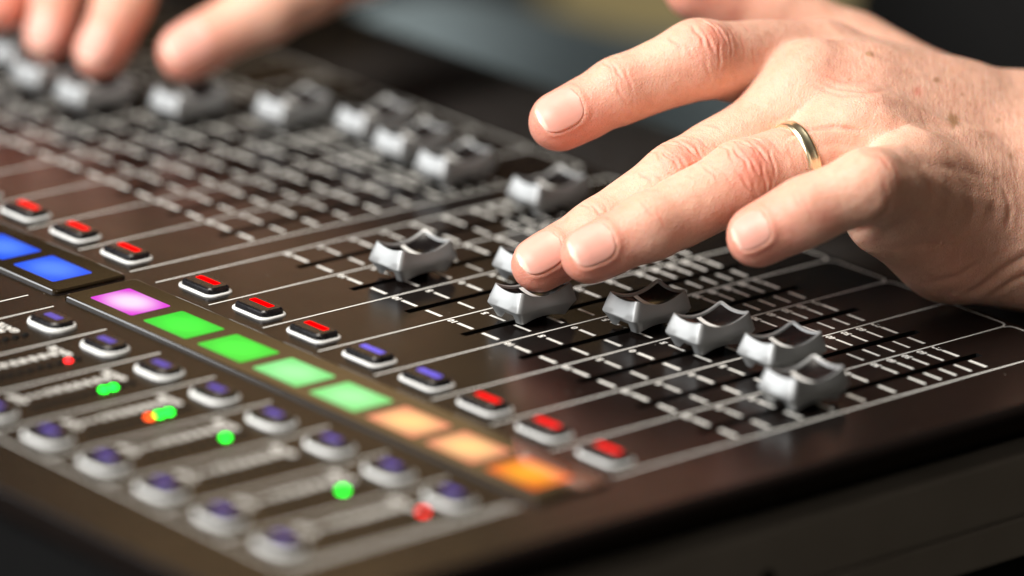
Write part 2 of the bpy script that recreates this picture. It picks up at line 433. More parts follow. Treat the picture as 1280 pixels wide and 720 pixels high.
# fader scales
ROWS = [(46.5, '10'), (58.3, '5'), (70.4, '0'), (82, '5'), (93.8, '10'), (105.6, '20'), (117.1, '30'), (123.2, '40'), (129.1, '50'), (135, '60'), (140.9, '\u221e')]
s = Sheet(ZP)
for vv, lab in ROWS:
    th = 0.62 if lab in ('0', '10', '\u221e') else 0.5
    s.rect(4.1, 10.1, vv - th, vv + th); s.rect(14.1, 20.4, vv - th, vv + th)
marks_me = mesh_of('scale_marks', s.v, s.f, M['print'])
s = Sheet(ZP)
for vv, lab in ROWS: add_text(s, lab, 2.9 if lab != '\u221e' else 3.8, 2.1, vv)
nums_me = mesh_of('scale_numbers', s.v, s.f, M['print'])
for a, _ in RIGHT + LEFT:
    new_obj('scale_marks', marks_me, con, (a, 0, 0)); new_obj('scale_numbers', nums_me, con, (a, 0, 0))

# fader knobs -------------------------------------------------------
def ztop(u, vv):
    t = (vv / 9.0) ** 2
    return 6.75 + 1.35 * (abs(u) / 5.8) ** 2.2 + 2.5 * t
def knob_meshes():
    NS, NE = 12, 6
    def ring(hx, hy, r, zf):
        pts = []
        def seg(ax, ay, bx, by, n): return [(ax + (bx - ax) * i / n, ay + (by - ay) * i / n) for i in range(n)]
        def arc(cx_, cy_, a0): return [(cx_ + r * math.cos(math.radians(a0 + 90 * i / 4)), cy_ + r * math.sin(math.radians(a0 + 90 * i / 4))) for i in range(4)]
        pts += seg(hx, -hy + r, hx, hy - r, NS) + arc(hx - r, hy - r, 0)
        pts += seg(hx - r, hy, -hx + r, hy, NE) + arc(-hx + r, hy - r, 90)
        pts += seg(-hx, hy - r, -hx, -hy + r, NS) + arc(-hx + r, -hy + r, 180)
        pts += seg(-hx + r, -hy, hx - r, -hy, NE) + arc(hx - r, -hy + r, 270)
        return [(x, y, zf(x, y)) for x, y in pts]
    def foot(x, y):
        ar = 1.1 * max(0, 1 - (y / 7.2) ** 2)                       # arch along the long sides
        nt = 1.9 if abs(x) < 1.6 and abs(y) > 7 else 0               # notch for the stem at both ends
        return 1.0 + max(ar, nt)
    z = lambda k: (lambda x, y: k)
    rings = [ring(5.2, 8.3, 0.8, foot),
             ring(6.1, 9.9, 1.1, lambda x, y: max(3.6, foot(x, y) + .25)),
             ring(6.72, 11.0, 1.3, z(4.85)),
             ring(6.75, 11.05, 1.3, z(5.15)),
             ring(6.42, 10.5, 1.3, lambda x, y: 5.15 + (ztop(x, y) - 5.15) * 0.3),
             ring(6.02, 9.75, 1.3, lambda x, y: 5.15 + (ztop(x, y) - 5.15) * 0.7),
             ring(5.78, 9.25, 1.2, lambda x, y: ztop(x, y) - 0.12),
             ring(5.66, 9.1, 1.1, lambda x, y: ztop(x, y)),
             ring(5.15, 8.65, 0.8, lambda x, y: ztop(x, y) - 0.02),
             ring(5.0, 8.5, 0.7, lambda x, y: ztop(x, y) - 0.5)]
    shell = loft('fader_knob', rings, M['silver'], cap_top=False, cap_bottom=False, smooth=True)
    gv, gf = [], []
    nx, ny = 10, 18
    for j in range(ny + 1):
        for i in range(nx + 1):
            x = -4.95 + 9.9 * i / nx; y = -8.5 + 17.0 * j / ny
            gv.append((x, y, ztop(x, y) - 0.42))
    for j in range(ny):
        for i in range(nx):
            k = j * (nx + 1) + i; gf.append((k, k + 1, k + nx + 2, k + nx + 1))
    pad = mesh_of('finger_pad', gv, gf, M['pad'], True)
    lv, lf = [], []
    for i in range(11):
        x = -4.7 + 9.4 * i / 10
        for y in (-0.8, 0.8): lv.append((x, y, ztop(x, y) - 0.2))
    for i in range(10): lf.append((2 * i, 2 * i + 1, 2 * i + 3, 2 * i + 2))
    line = mesh_of('centre_line', lv, lf, M['white'], True)
    stem = bevelled_box('stem', -0.7, 0.7, -5.5, 5.5, -3, 5.2, M['black'], 0.2, 1)
    return shell, pad, line, stem
shell, pad, line, stem = knob_meshes()
KN_R = [136.0, 63.4, 88.8, 66.2, 87.6, 89.4, 93.9, 79.0]
KN_L = [130.6, 134.1, 139.2, 127.0, 105.2, 87.0, 88.2, 96.0, 80.0]
proto = None
for (a, _), vc in list(zip(RIGHT, KN_R)) + list(zip(LEFT, KN_L)):
    if proto is None:
        proto = new_obj('fader_knob', shell, con, (a + 12.1, vc, 0))
        new_obj('finger_pad', pad, proto); new_obj('centre_line', line, proto); new_obj('stem', stem, proto)
    else:
        copy_tree(proto, (a + 12.1, vc, 0), con)

# push buttons ------------------------------------------------------
def button_meshes(hx, hy, r, cap_in, h, wx, wy, wo, nm, rz=1.0):
    R_ = lambda d, z: [(x, y, z) for x, y in rrect(hx - d, hy - d, max(r - d, .5))]
    rim = loft(nm, [R_(0, 0), R_(0.05, 0.3 * rz), R_(0.25, 0.5 * rz), R_(0.7, 0.58 * rz), R_(0.9, 0.4 * rz), R_(0.95, 0.05)], M['rim'], cap_top=False)
    Cc = lambda d, z: [(x, y, z) for x, y in rrect(hx - cap_in - d, hy - cap_in - d, max(r - cap_in - d, .5))]
    cap = loft('button_cap', [Cc(0, 0.1), Cc(0.05, h - 0.9), Cc(0.28, h - 0.35), Cc(0.8, h), Cc(1.1, h + .02)], M['cap'], cap_top=True)
    win = loft('indicator', [[(x, y + wo, z) for x, y in rrect(wx, wy, 0.35)] for z in (h - .1, h + .1)], M['red'], cap_top=True)
    return rim, cap, win
rim_me, cap_me, win_me = button_meshes(7.6, 4.9, 3.0, 0.85, 2.2, 4.2, 1.15, 0.9, 'mute_button')
rim2, cap2, win2 = button_meshes(7.1, 5.2, 4.3, 0.9, 2.2, 3.0, 1.25, 0.5, 'select_button', 1.7)
def with_mat(me, mat):
    c = me.copy(); c.materials.clear(); c.materials.append(mat); return c
win_red2 = with_mat(win_me, M['red2']); win_blue = with_mat(win_me, M['blue']); win2_blue = with_mat(win2, M['violet'])
def put_button(rim, cap, win, u, vv):
    b = new_obj(rim.name.split('.')[0], rim, con, (u, vv, 0))
    new_obj('button_cap', cap, b); new_obj('indicator', win, b)
for a, i in RIGHT:
    put_button(rim_me, cap_me, win_blue if i in (3, 4) else (win_red2 if i > 4 else win_me), a + 11.6, 8.2)
for a, i in LEFT: put_button(rim_me, cap_me, win_me, a + 11.2, 8.2)
for a, i in RIGHT + LEFT[:2]:
    for vv in (-45.0, -100.0): put_button(rim2, cap2, win2_blue, a + 11.5, vv)

# display strips ----------------------------------------------------
def display_strip(ua, ub, starts, mats):
    hx, hy = (ub - ua) / 2, 12.5
    R_ = lambda d, z: [(x, y, z) for x, y in rrect(hx - d, hy - d, 1.6, 3)]
    me = loft('display_strip', [R_(0, 0), R_(0, 0.6), R_(0.25, 0.9), R_(0.6, 1.0), R_(0.62, 1.0)], M['strip'], cap_top=True, smooth=False)
    st = new_obj('display_strip', me, con, ((ua + ub) / 2, -16.6, 0))
    ov = []
    for a, mt in zip(starts, mats):
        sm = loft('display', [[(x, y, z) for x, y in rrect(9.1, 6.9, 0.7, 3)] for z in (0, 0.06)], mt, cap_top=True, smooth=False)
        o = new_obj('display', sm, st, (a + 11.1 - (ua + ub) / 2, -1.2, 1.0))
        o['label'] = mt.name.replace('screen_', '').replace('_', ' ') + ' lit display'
    return st
display_strip(-4.2, 188.2, [a for a, _ in RIGHT], [M['scr_mag'], M['scr_green'], M['scr_green'], M['scr_green_veil'], M['scr_green_veil'], M['scr_orange_veil'], M['scr_orange_veil'], M['scr_orange']])
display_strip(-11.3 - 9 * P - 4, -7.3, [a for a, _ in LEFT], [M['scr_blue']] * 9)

# meters: printed legends and light-emitting dots --------------------
LEDV = [-56.4 - 3.2 * k for k in range(11)]
LEGEND = ['GATE', '60', '50', '40', '30', '24', '18', '12', '9', '6', 'CLIP']
s = Sheet(ZP)
for vv, t in zip(LEDV, LEGEND): add_text(s, t, 3.1 if len(t) < 3 else 3.5, 7.6 if len(t) < 3 else 7.0, vv)
leg_me = mesh_of('meter_legend', s.v, s.f, M['print'])
dome = [[(r_ * math.cos(a * math.pi / 6), r_ * math.sin(a * math.pi / 6), z) for a in range(12)] for r_, z in ((1.15, 0.02), (1.1, 0.25), (0.8, 0.5), (0.35, 0.6))]
led = {k: loft('meter_light', dome, M[mn]) for k, mn in (('off', 'led_off'), ('green', 'led_green'), ('red', 'led_red'), ('orange', 'led_orange'))}
LIT = {(1, 1): 'red', (2, 2): 'green', (2, 3): 'green', (3, 2): 'green', (3, 3): 'green', (3, 4): 'orange', (4, 2): 'green', (6, 2): 'green', (7, 0): 'red'}
for a, i in RIGHT:
    new_obj('meter_legend', leg_me, con, (a, 0, 0))
    for k, vv in enumerate(LEDV):
        o = new_obj('meter_light', led[LIT.get((i, k), 'off')], con, (a + 14.3, vv, 0))
        if (i, k) in LIT: o['label'] = 'lit ' + LIT[(i, k)] + ' meter light'

# ------------------------------------------------------------------ person: implicit surface modelling
def rcone(p, a, b, ra, rb):
    ba = b - a; t = np.clip(((p - a) @ ba) / (ba @ ba), 0, 1)
    return np.linalg.norm(p - a - t[..., None] * ba, axis=-1) - (ra + (rb - ra) * t)
def smin(a, b, k):
    h = np.maximum(k - np.abs(a - b), 0) / k
    return np.minimum(a, b) - h * h * k * 0.25
A = lambda *c: np.array(c, np.float64)
def eval_chain(prims, k):
    """prims: list of (a, b, ra, rb). returns function of points"""
    def fn(p):
        d = None
        for a, b, ra, rb in prims:
            e = rcone(p, a, b, ra, rb)
            d = e if d is None else smin(d, e, k)
        return d
    return fn
def bounds(prims):
    lo = np.min([np.minimum(a - ra, b - rb) for a, b, ra, rb in prims], 0); hi = np.max([np.maximum(a + ra, b + rb) for a, b, ra, rb in prims], 0)
    return lo, hi
def grid_eval(groups, k_body, h, pad=3.0, margin=14.0):
    """groups[0] is the body (k), the others are limbs that blend into the body but not into one another"""
    los, his = zip(*[bounds(g[0]) for g in groups])
    lo = np.min(los, 0) - pad; hi = np.max(his, 0) + pad
    n = np.ceil((hi - lo) / h).astype(int) + 1
    ax = [lo[i] + h * np.arange(n[i]) for i in range(3)]
    def field(prims, k):
        F = np.full(n, 60.0, np.float32)
        for pr in prims:
            l, u = bounds([pr]); i0 = np.maximum(((l - margin - lo) / h).astype(int), 0); i1 = np.minimum(((u + margin - lo) / h).astype(int) + 2, n)
            g = np.stack(np.meshgrid(*[ax[i][i0[i]:i1[i]] for i in range(3)], indexing='ij'), -1)
            e = rcone(g, *pr).astype(np.float32)
            sl = tuple(slice(i0[i], i1[i]) for i in range(3))
            F[sl] = smin(F[sl], e, k)
        return F
    B = field(*groups[0]); out = B.copy()
    for g in groups[1:]:
        out = np.minimum(out, smin(B, field(*g[:2]), g[2] if len(g) > 2 else k_body))
    return out, lo
def surface_nets(F, lo, h):
    neg = F < 0
    n = np.array(F.shape)
    c = np.zeros(n - 1, np.int8)
    for i in (0, 1):
        for j in (0, 1):
            for k in (0, 1):
                c += neg[i:n[0] - 1 + i, j:n[1] - 1 + j, k:n[2] - 1 + k]
    idx = np.argwhere((c > 0) & (c < 8))
    vid = np.full(n - 1, -1, np.int64); vid[tuple(idx.T)] = np.arange(len(idx))
    corners = [(i, j, k) for i in (0, 1) for j in (0, 1) for k in (0, 1)]
    acc = np.zeros((len(idx), 3)); cnt = np.zeros(len(idx))
    for a in corners:
        for d in range(3):
            if a[d] == 1: continue
            b = list(a); b[d] = 1
            fa = F[tuple((idx + a).T)]; fb = F[tuple((idx + b).T)]
            m_ = (fa < 0) != (fb < 0)
            t = np.where(m_, fa / np.where(m_, fa - fb, 1), 0)
            p = np.array(a, float)[None, :].repeat(len(idx), 0); p[:, d] = t
            acc += p * m_[:, None]; cnt += m_
    V = lo + h * (idx + acc / cnt[:, None])
    quads = []
    for d in range(3):
        e, g = [(1, 2), (2, 0), (0, 1)][d]
        sl0 = [slice(None)] * 3; sl1 = [slice(None)] * 3
        sl0[d] = slice(0, -1); sl1[d] = slice(1, None)
        cr = neg[tuple(sl0)] != neg[tuple(sl1)]
        ii = np.argwhere(cr)
        ii = ii[(ii[:, e] > 0) & (ii[:, g] > 0) & (ii[:, e] < n[e] - 1) & (ii[:, g] < n[g] - 1)]
        ue = np.zeros(3, int); ue[e] = 1; ug = np.zeros(3, int); ug[g] = 1
        qd = np.stack([vid[tuple((ii - ue - ug).T)], vid[tuple((ii - ug).T)], vid[tuple(ii.T)], vid[tuple((ii - ue).T)]], 1)
        inside = neg[tuple(ii.T)]
        qd[~inside] = qd[~inside][:, ::-1]
        quads.append(qd)
    return V, np.concatenate(quads)
def laplace(V, Q, it, w=0.5):
    e = np.concatenate([Q[:, [0, 1]], Q[:, [1, 2]], Q[:, [2, 3]], Q[:, [3, 0]]])
    for _ in range(it):
        s = np.zeros_like(V); cn = np.zeros(len(V))
        for c in range(3):
            s[:, c] = np.bincount(e[:, 0], V[e[:, 1], c], len(V)) + np.bincount(e[:, 1], V[e[:, 0], c], len(V))
        cn = np.bincount(e[:, 0], minlength=len(V)) + np.bincount(e[:, 1], minlength=len(V))
        V = V + w * (s / np.maximum(cn, 1)[:, None] - V)
    return V
def normals(V, Q):
    fn = np.cross(V[Q[:, 2]] - V[Q[:, 0]], V[Q[:, 3]] - V[Q[:, 1]])
    N = np.zeros_like(V)
    for i in range(4):
        for c in range(3): N[:, c] += np.bincount(Q[:, i], fn[:, c], len(V))
    return N / np.maximum(np.linalg.norm(N, axis=1), 1e-9)[:, None]
def subdivide(V, Q):
    """each quad into four, with the smoothing of one Catmull-Clark-like averaging pass"""
    e = np.concatenate([Q[:, [0, 1]], Q[:, [1, 2]], Q[:, [2, 3]], Q[:, [3, 0]]]); es = np.sort(e, 1)
    ue, inv = np.unique(es[:, 0] * len(V) + es[:, 1], return_inverse=True)
    em = (V[ue // len(V)] + V[ue % len(V)]) / 2
    fm = V[Q].mean(1); nq = len(Q); nv = len(V); ne = len(ue)
    inv = inv.reshape(4, nq)
    fi = nv + ne + np.arange(nq)
    Q2 = np.concatenate([np.stack([Q[:, i], nv + inv[i], fi, nv + inv[(i + 3) % 4]], 1) for i in range(4)])
    V2 = np.concatenate([V, em, fm])
    return laplace(V2, Q2, 1, 0.5), Q2
def np_mesh(name, V, Q, mat, tone=None):
    me = bpy.data.meshes.new(name)
    me.vertices.add(len(V)); me.vertices.foreach_set('co', (V * S).astype(np.float32).ravel())
    me.loops.add(Q.size); me.loops.foreach_set('vertex_index', Q.astype(np.int32).ravel())
    me.polygons.add(len(Q)); me.polygons.foreach_set('loop_start', np.arange(0, Q.size, Q.shape[1], dtype=np.int32))
    me.polygons.foreach_set('use_smooth', np.ones(len(Q), bool))
    me.materials.append(mat)
    me.update(calc_edges=True)
    if tone is not None:
        at_ = me.color_attributes.new('tone', 'FLOAT_COLOR', 'POINT')
        at_.data.foreach_set('color', np.concatenate([tone, np.ones((len(V), 1))], 1).astype(np.float32).ravel())
    return me

# hand frame: x to the right, y up, d away, turned with the wrist; origin above the desk
HX, HY, HD = (np.array(a) for a in (CAM_R[0], tuple(-c for c in CAM_R[1]), CAM_R[2]))
HO = np.array((78.56643, 60.85797, 8.89970))
def to_world(V): return HO + V[:, :1] * HX + V[:, 1:2] * HY + V[:, 2:3] * HD
unit = lambda w: w / np.linalg.norm(w)

# joint centres from the fingertip inwards: x, y, depth, radius (mm, hand frame)
LH_F = {
    'index': [(12.55, 45.78, 15.0, 7.9), (29.99, 54.69, 18.0, 8.9), (51.29, 63.23, 22.0, 10.5), (87.89, 63.1, 52.0, 12.6)],
    'middle': [(6.97, 6.31, -2.0, 7.1), (24.01, 15.93, 2.0, 8.3), (45.57, 29.8, 8.0, 9.9), (79.8, 48.77, 26.0, 12.0)],
    'ring': [(20.29, 8.85, -15.0, 7.4), (37.2, 16.65, -12.0, 8.9), (62.69, 29.39, -2.0, 10.4), (96.22, 39.54, 12.0, 11.8)],
    'pinky': [(65.44, 13.95, -24.0, 8.1), (78.64, 20.57, -26.0, 8.8), (95.2, 27.66, -25.0, 9.35), (109.12, 28.37, 2.0, 12.5)],
    'thumb': [(53.21, 87.61, 80.0, 10.0), (73.62, 79.37, 85.0, 10.8), (96.8, 66.38, 88.0, 13.0), (130.32, 43.9, 75.0, 16.0)],
}
LH_P = [((87.78, 63.02, 50.0, 12.0), (137.99, 42.75, 58.0, 16.0)),
        ((79.75, 49.18, 25.0, 13.2), (139.1, 34.89, 50.0, 17.0)),
        ((83.51, 56.85, 29.0, 12.5), (125.88, 47.21, 48.0, 15.0)),
        ((95.68, 42.45, 14.0, 12.5), (140.63, 26.87, 42.0, 17.0)),
        ((109.12, 28.37, 2.0, 12.0), (140.63, 18.25, 32.0, 17.0)),
        ((99.21, 53.51, 35.0, 12.0), (137.73, 38.38, 55.0, 18.0)),
        ((102.71, 20.1, 4.0, 12.0), (121.6, 12.16, 22.0, 14.6)),
        ((121.6, 12.16, 22.0, 14.6), (144.45, 12.0, 30.0, 16.5)),
        ((96.8, 62.23, 88.0, 13.0), (130.32, 43.9, 75.0, 16.0)),
        ((130.32, 43.9, 75.0, 16.0), (146.28, 41.95, 62.0, 16.0)),
        ((145.91, 42.75, 58.0, 15.5), (196.23, 47.66, 110.0, 18.0)),
        ((144.45, 12.0, 30.0, 16.5), (192.65, 9.17, 80.0, 19.0)),
        ((144.72, 28.05, 45.0, 22.0), (194.44, 27.78, 95.0, 28.0)),
        ((105.45, 38.14, 45.0, 14.0), (132.79, 27.01, 50.0, 18.0))]
LH_D = {'index': (0, 0.42, -0.9), 'middle': (0, 0.5, -0.87), 'ring': (0, 0.38, -0.92), 'pinky': (-0.1, 0.25, -0.95), 'thumb': (0, 0.8, -0.5)}
RH_F = {
    'thumb': [(-98.56, 71.02, 166.0, 8.4), (-73.85, 85.24, 170.0, 10.5), (-46.36, 101.26, 183.0, 12.0), (-23.48, 123.56, 205.0, 15.0)],
    'index': [(-124.95, 70.71, 170.0, 7.4), (-118.27, 86.21, 175.0, 8.6), (-110.37, 110.37, 192.0, 9.8), (-77.62, 140.22, 228.0, 12.0)],
    'middle': [(-141.85, 76.06, 187.0, 7.0), (-138.75, 91.93, 191.0, 8.4), (-132.21, 116.15, 205.0, 10.0), (-91.01, 149.16, 245.0, 12.5)],
    'ring': [(-157.16, 85.95, 194.0, 7.4), (-156.47, 101.03, 200.0, 8.5), (-149.04, 121.72, 214.0, 9.5), (-104.53, 152.97, 260.0, 12.0)],
    'pinky': [(-175.98, 89.84, 198.0, 6.6), (-175.46, 101.32, 205.0, 7.6), (-164.51, 120.89, 220.0, 8.6), (-115.69, 152.96, 275.0, 11.0)],
}
RH_P = [((-77.62, 140.22, 228.0, 12.0), (-24.63, 173.68, 290.0, 17.0)),
        ((-91.01, 149.16, 245.0, 12.5), (-26.06, 179.84, 300.0, 17.0)),
        ((-104.53, 152.97, 260.0, 12.0), (-27.52, 184.75, 310.0, 17.0)),
        ((-115.69, 152.96, 275.0, 11.0), (-29.01, 187.28, 322.0, 17.0)),
        ((-46.36, 101.26, 183.0, 13.0), (-23.48, 123.56, 205.0, 16.0)),
        ((-23.48, 123.56, 205.0, 16.0), (-20.62, 170.14, 280.0, 18.0)),
        ((-60.33, 138.27, 235.0, 13.0), (-24.56, 168.03, 285.0, 18.0)),
        ((-24.73, 178.34, 298.0, 24.0), (0.0, 214.9, 380.0, 28.0))]
RH_D = {'thumb': (0.1, 0.45, -0.88), 'index': (-0.25, 0.35, -0.9), 'middle': (-0.25, 0.35, -0.9), 'ring': (-0.2, 0.35, -0.9), 'pinky': (-0.2, 0.35, -0.9)}
LH_CREASES = [   # finger, joint, (offset, curvature) of every wrinkle, depth, width, lateral reach, redness
    ('index', 2, [(-5.2, .5), (-3.0, .5), (-0.6, .2), (2.0, -.2), (4.3, -.4)], .48, .44, 8.0, .75),
    ('index', 1, [(-1.6, .2), (0.2, 0), (2.2, -.2)], .30, .42, 7.0, .4),
    ('middle', 2, [(-5.4, .5), (-3.6, .4), (-1.6, .2), (0.6, 0), (2.8, -.3), (4.8, -.4)], .55, .44, 8.5, .7),
    ('middle', 1, [(-2.4, .2), (-0.4, 0), (1.6, -.2)], .30, .42, 7.0, .4),
    ('ring', 2, [(-6.0, .5), (-4.0, .4), (-2.0, .2), (0.2, 0), (2.4, -.3), (4.6, -.4)], .55, .44, 8.5, .8),
    ('ring', 1, [(-1.2, .2), (1.0, -.1)], .08, .4, 7.0, .1),
    ('pinky', 2, [(-2.0, .2), (0.6, 0), (3.0, -.2)], .14, .6, 7.0, .15),
    ('pinky', 1, [(-1.0, .2), (1.0, -.1)], .08, .4, 6.0, .3),
    ('middle', 2, [(-11, .3), (-8.6, .2), (-14.5, .3), (8.0, -.2), (11.0, -.2)], .09, .4, 7.0, .05),
    ('ring', 2, [(-12, .3), (-9.2, .2), (-15.5, .3), (8.0, -.2), (11.5, -.2)], .09, .4, 7.0, .05),
    ('index', 2, [(-10, .3), (-7.6, .2), (-13.5, .3), (7.5, -.2), (10.0, -.2)], .09, .4, 7.0, .05)]
LH_FOLDS = [([(73.31, 40.41), (79.49, 43.28), (88.32, 43.94), (96.27, 42.4)], 0.45, 0.6),
            ([(79.49, 38.42), (88.32, 39.3), (99.36, 37.98), (107.75, 35.33)], 0.28, 1.2),
            ([(105.55, 35.77), (112.61, 33.56), (117.47, 29.15), (118.79, 23.18), (117.47, 16.56)], 0.3, 1.4),
            ([(112.61, 34.0), (120.12, 32.24), (123.65, 27.16), (125.2, 21.64), (124.54, 15.01)], 0.4, 1.3),
            ([(120.34, 33.12), (128.51, 29.81), (131.6, 24.29), (131.16, 16.56)], 0.22, 1.2),
            ([(129.17, 32.02), (134.69, 27.6), (136.46, 21.64), (135.58, 15.46)], 0.25, 0.8),
            ([(101.13, 34.23), (109.3, 31.35), (113.05, 26.5), (113.5, 19.87)], 0.3, 1.5),
            ([(122.55, -3.09), (129.17, 0.44), (134.69, 4.86), (140.21, 8.39), (145.73, 10.6)], 0.5, 1.0),
            ([(129.17, -3.97), (137.34, 1.77), (145.73, 5.52)], 0.35, 0.8),
            ([(112.61, 1.1), (122.55, 3.31), (129.17, 7.73)], 0.3, 0.8),
            ([(90.97, 14.13), (96.71, 16.12), (100.69, 20.31), (102.01, 24.73)], 0.5, 1.2),
            ([(103.78, 11.04), (112.61, 12.14), (121.44, 11.04)], 0.2, 0.8),
            ([(82.8, 57.41), (89.43, 54.76), (97.16, 53.44), (103.78, 54.32)], 0.22, 0.6),
            ([(81.7, 55.64), (90.53, 52.55), (100.47, 52.11)], 0.22, 0.6),
            ([(83.91, 59.18), (91.64, 56.75), (99.36, 56.53)], 0.16, 0.6),
            ([(97.16, 41.95), (119.24, 37.54), (139.11, 32.02)], -0.7, 3.2),
            ([(81.7, 48.58), (105.99, 45.93), (136.9, 40.19)], -0.6, 3.0),
            ([(88.32, 62.27), (112.61, 54.76), (139.11, 48.14)], -0.6, 3.0),
            ([(99.36, 48.58), (112.61, 41.95), (130.28, 39.75), (140.21, 36.43)], -0.75, 1.7),
            ([(92.74, 66.24), (103.78, 61.38), (117.03, 58.29), (136.9, 52.99)], -0.6, 1.6),
            ([(105.99, 34.23), (119.24, 25.39), (141.32, 21.64)], -0.25, 2.0),
            ([(90.53, 52.99), (105.99, 51.23), (123.65, 43.06), (140.21, 41.95)], -0.6, 1.5)]
LH_SPOTS = [(121.44, 45.93, 2.0, 0.75), (98.92, 64.48, 1.1, 0.6), (117.47, 57.41, 0.8, 0.6), (126.3, 50.79, 0.5, 0.35), (132.49, 57.41, 0.6, 0.3), (108.2, 59.62, 0.5, 0.3), (128.51, 40.63, 0.8, 0.4), (112.61, 48.58, 0.6, 0.35), (103.78, 46.37, 0.5, 0.3), (134.69, 46.37, 0.7, 0.4), (137.34, 36.21, 0.9, 0.35), (118.13, 37.54, 0.5, 0.3), (92.74, 57.41, 0.5, 0.3), (124.76, 53.44, 0.6, 0.35), (130.72, 28.26, 0.7, 0.3)]
LH_REDS = [(111.73, 53.88, 1.3, 0.7), (83.47, 18.55, 4.5, 0.55), (88.32, 56.31, 8, 0.25), (62.93, 77.72, 3.5, 0.6), (123.65, 6.62, 12, 0.3), (77.28, 66.24, 12, 0.15), (90.53, 56.31, 10, 0.25)]
LH_NAILS = [('index', -7.0, 5.6, 6.1), ('middle', -7.2, 5.2, 5.8), ('ring', -7.2, 5.0, 5.9), ('pinky', -5.2, 5.2, 4.9), ('thumb', -8, 6.0, 7.0)]
RH_NAILS = [('thumb', -8, 6.0, 6.6), ('index', -6.5, 5.2, 5.6), ('middle', -6.5, 5.2, 5.6)]

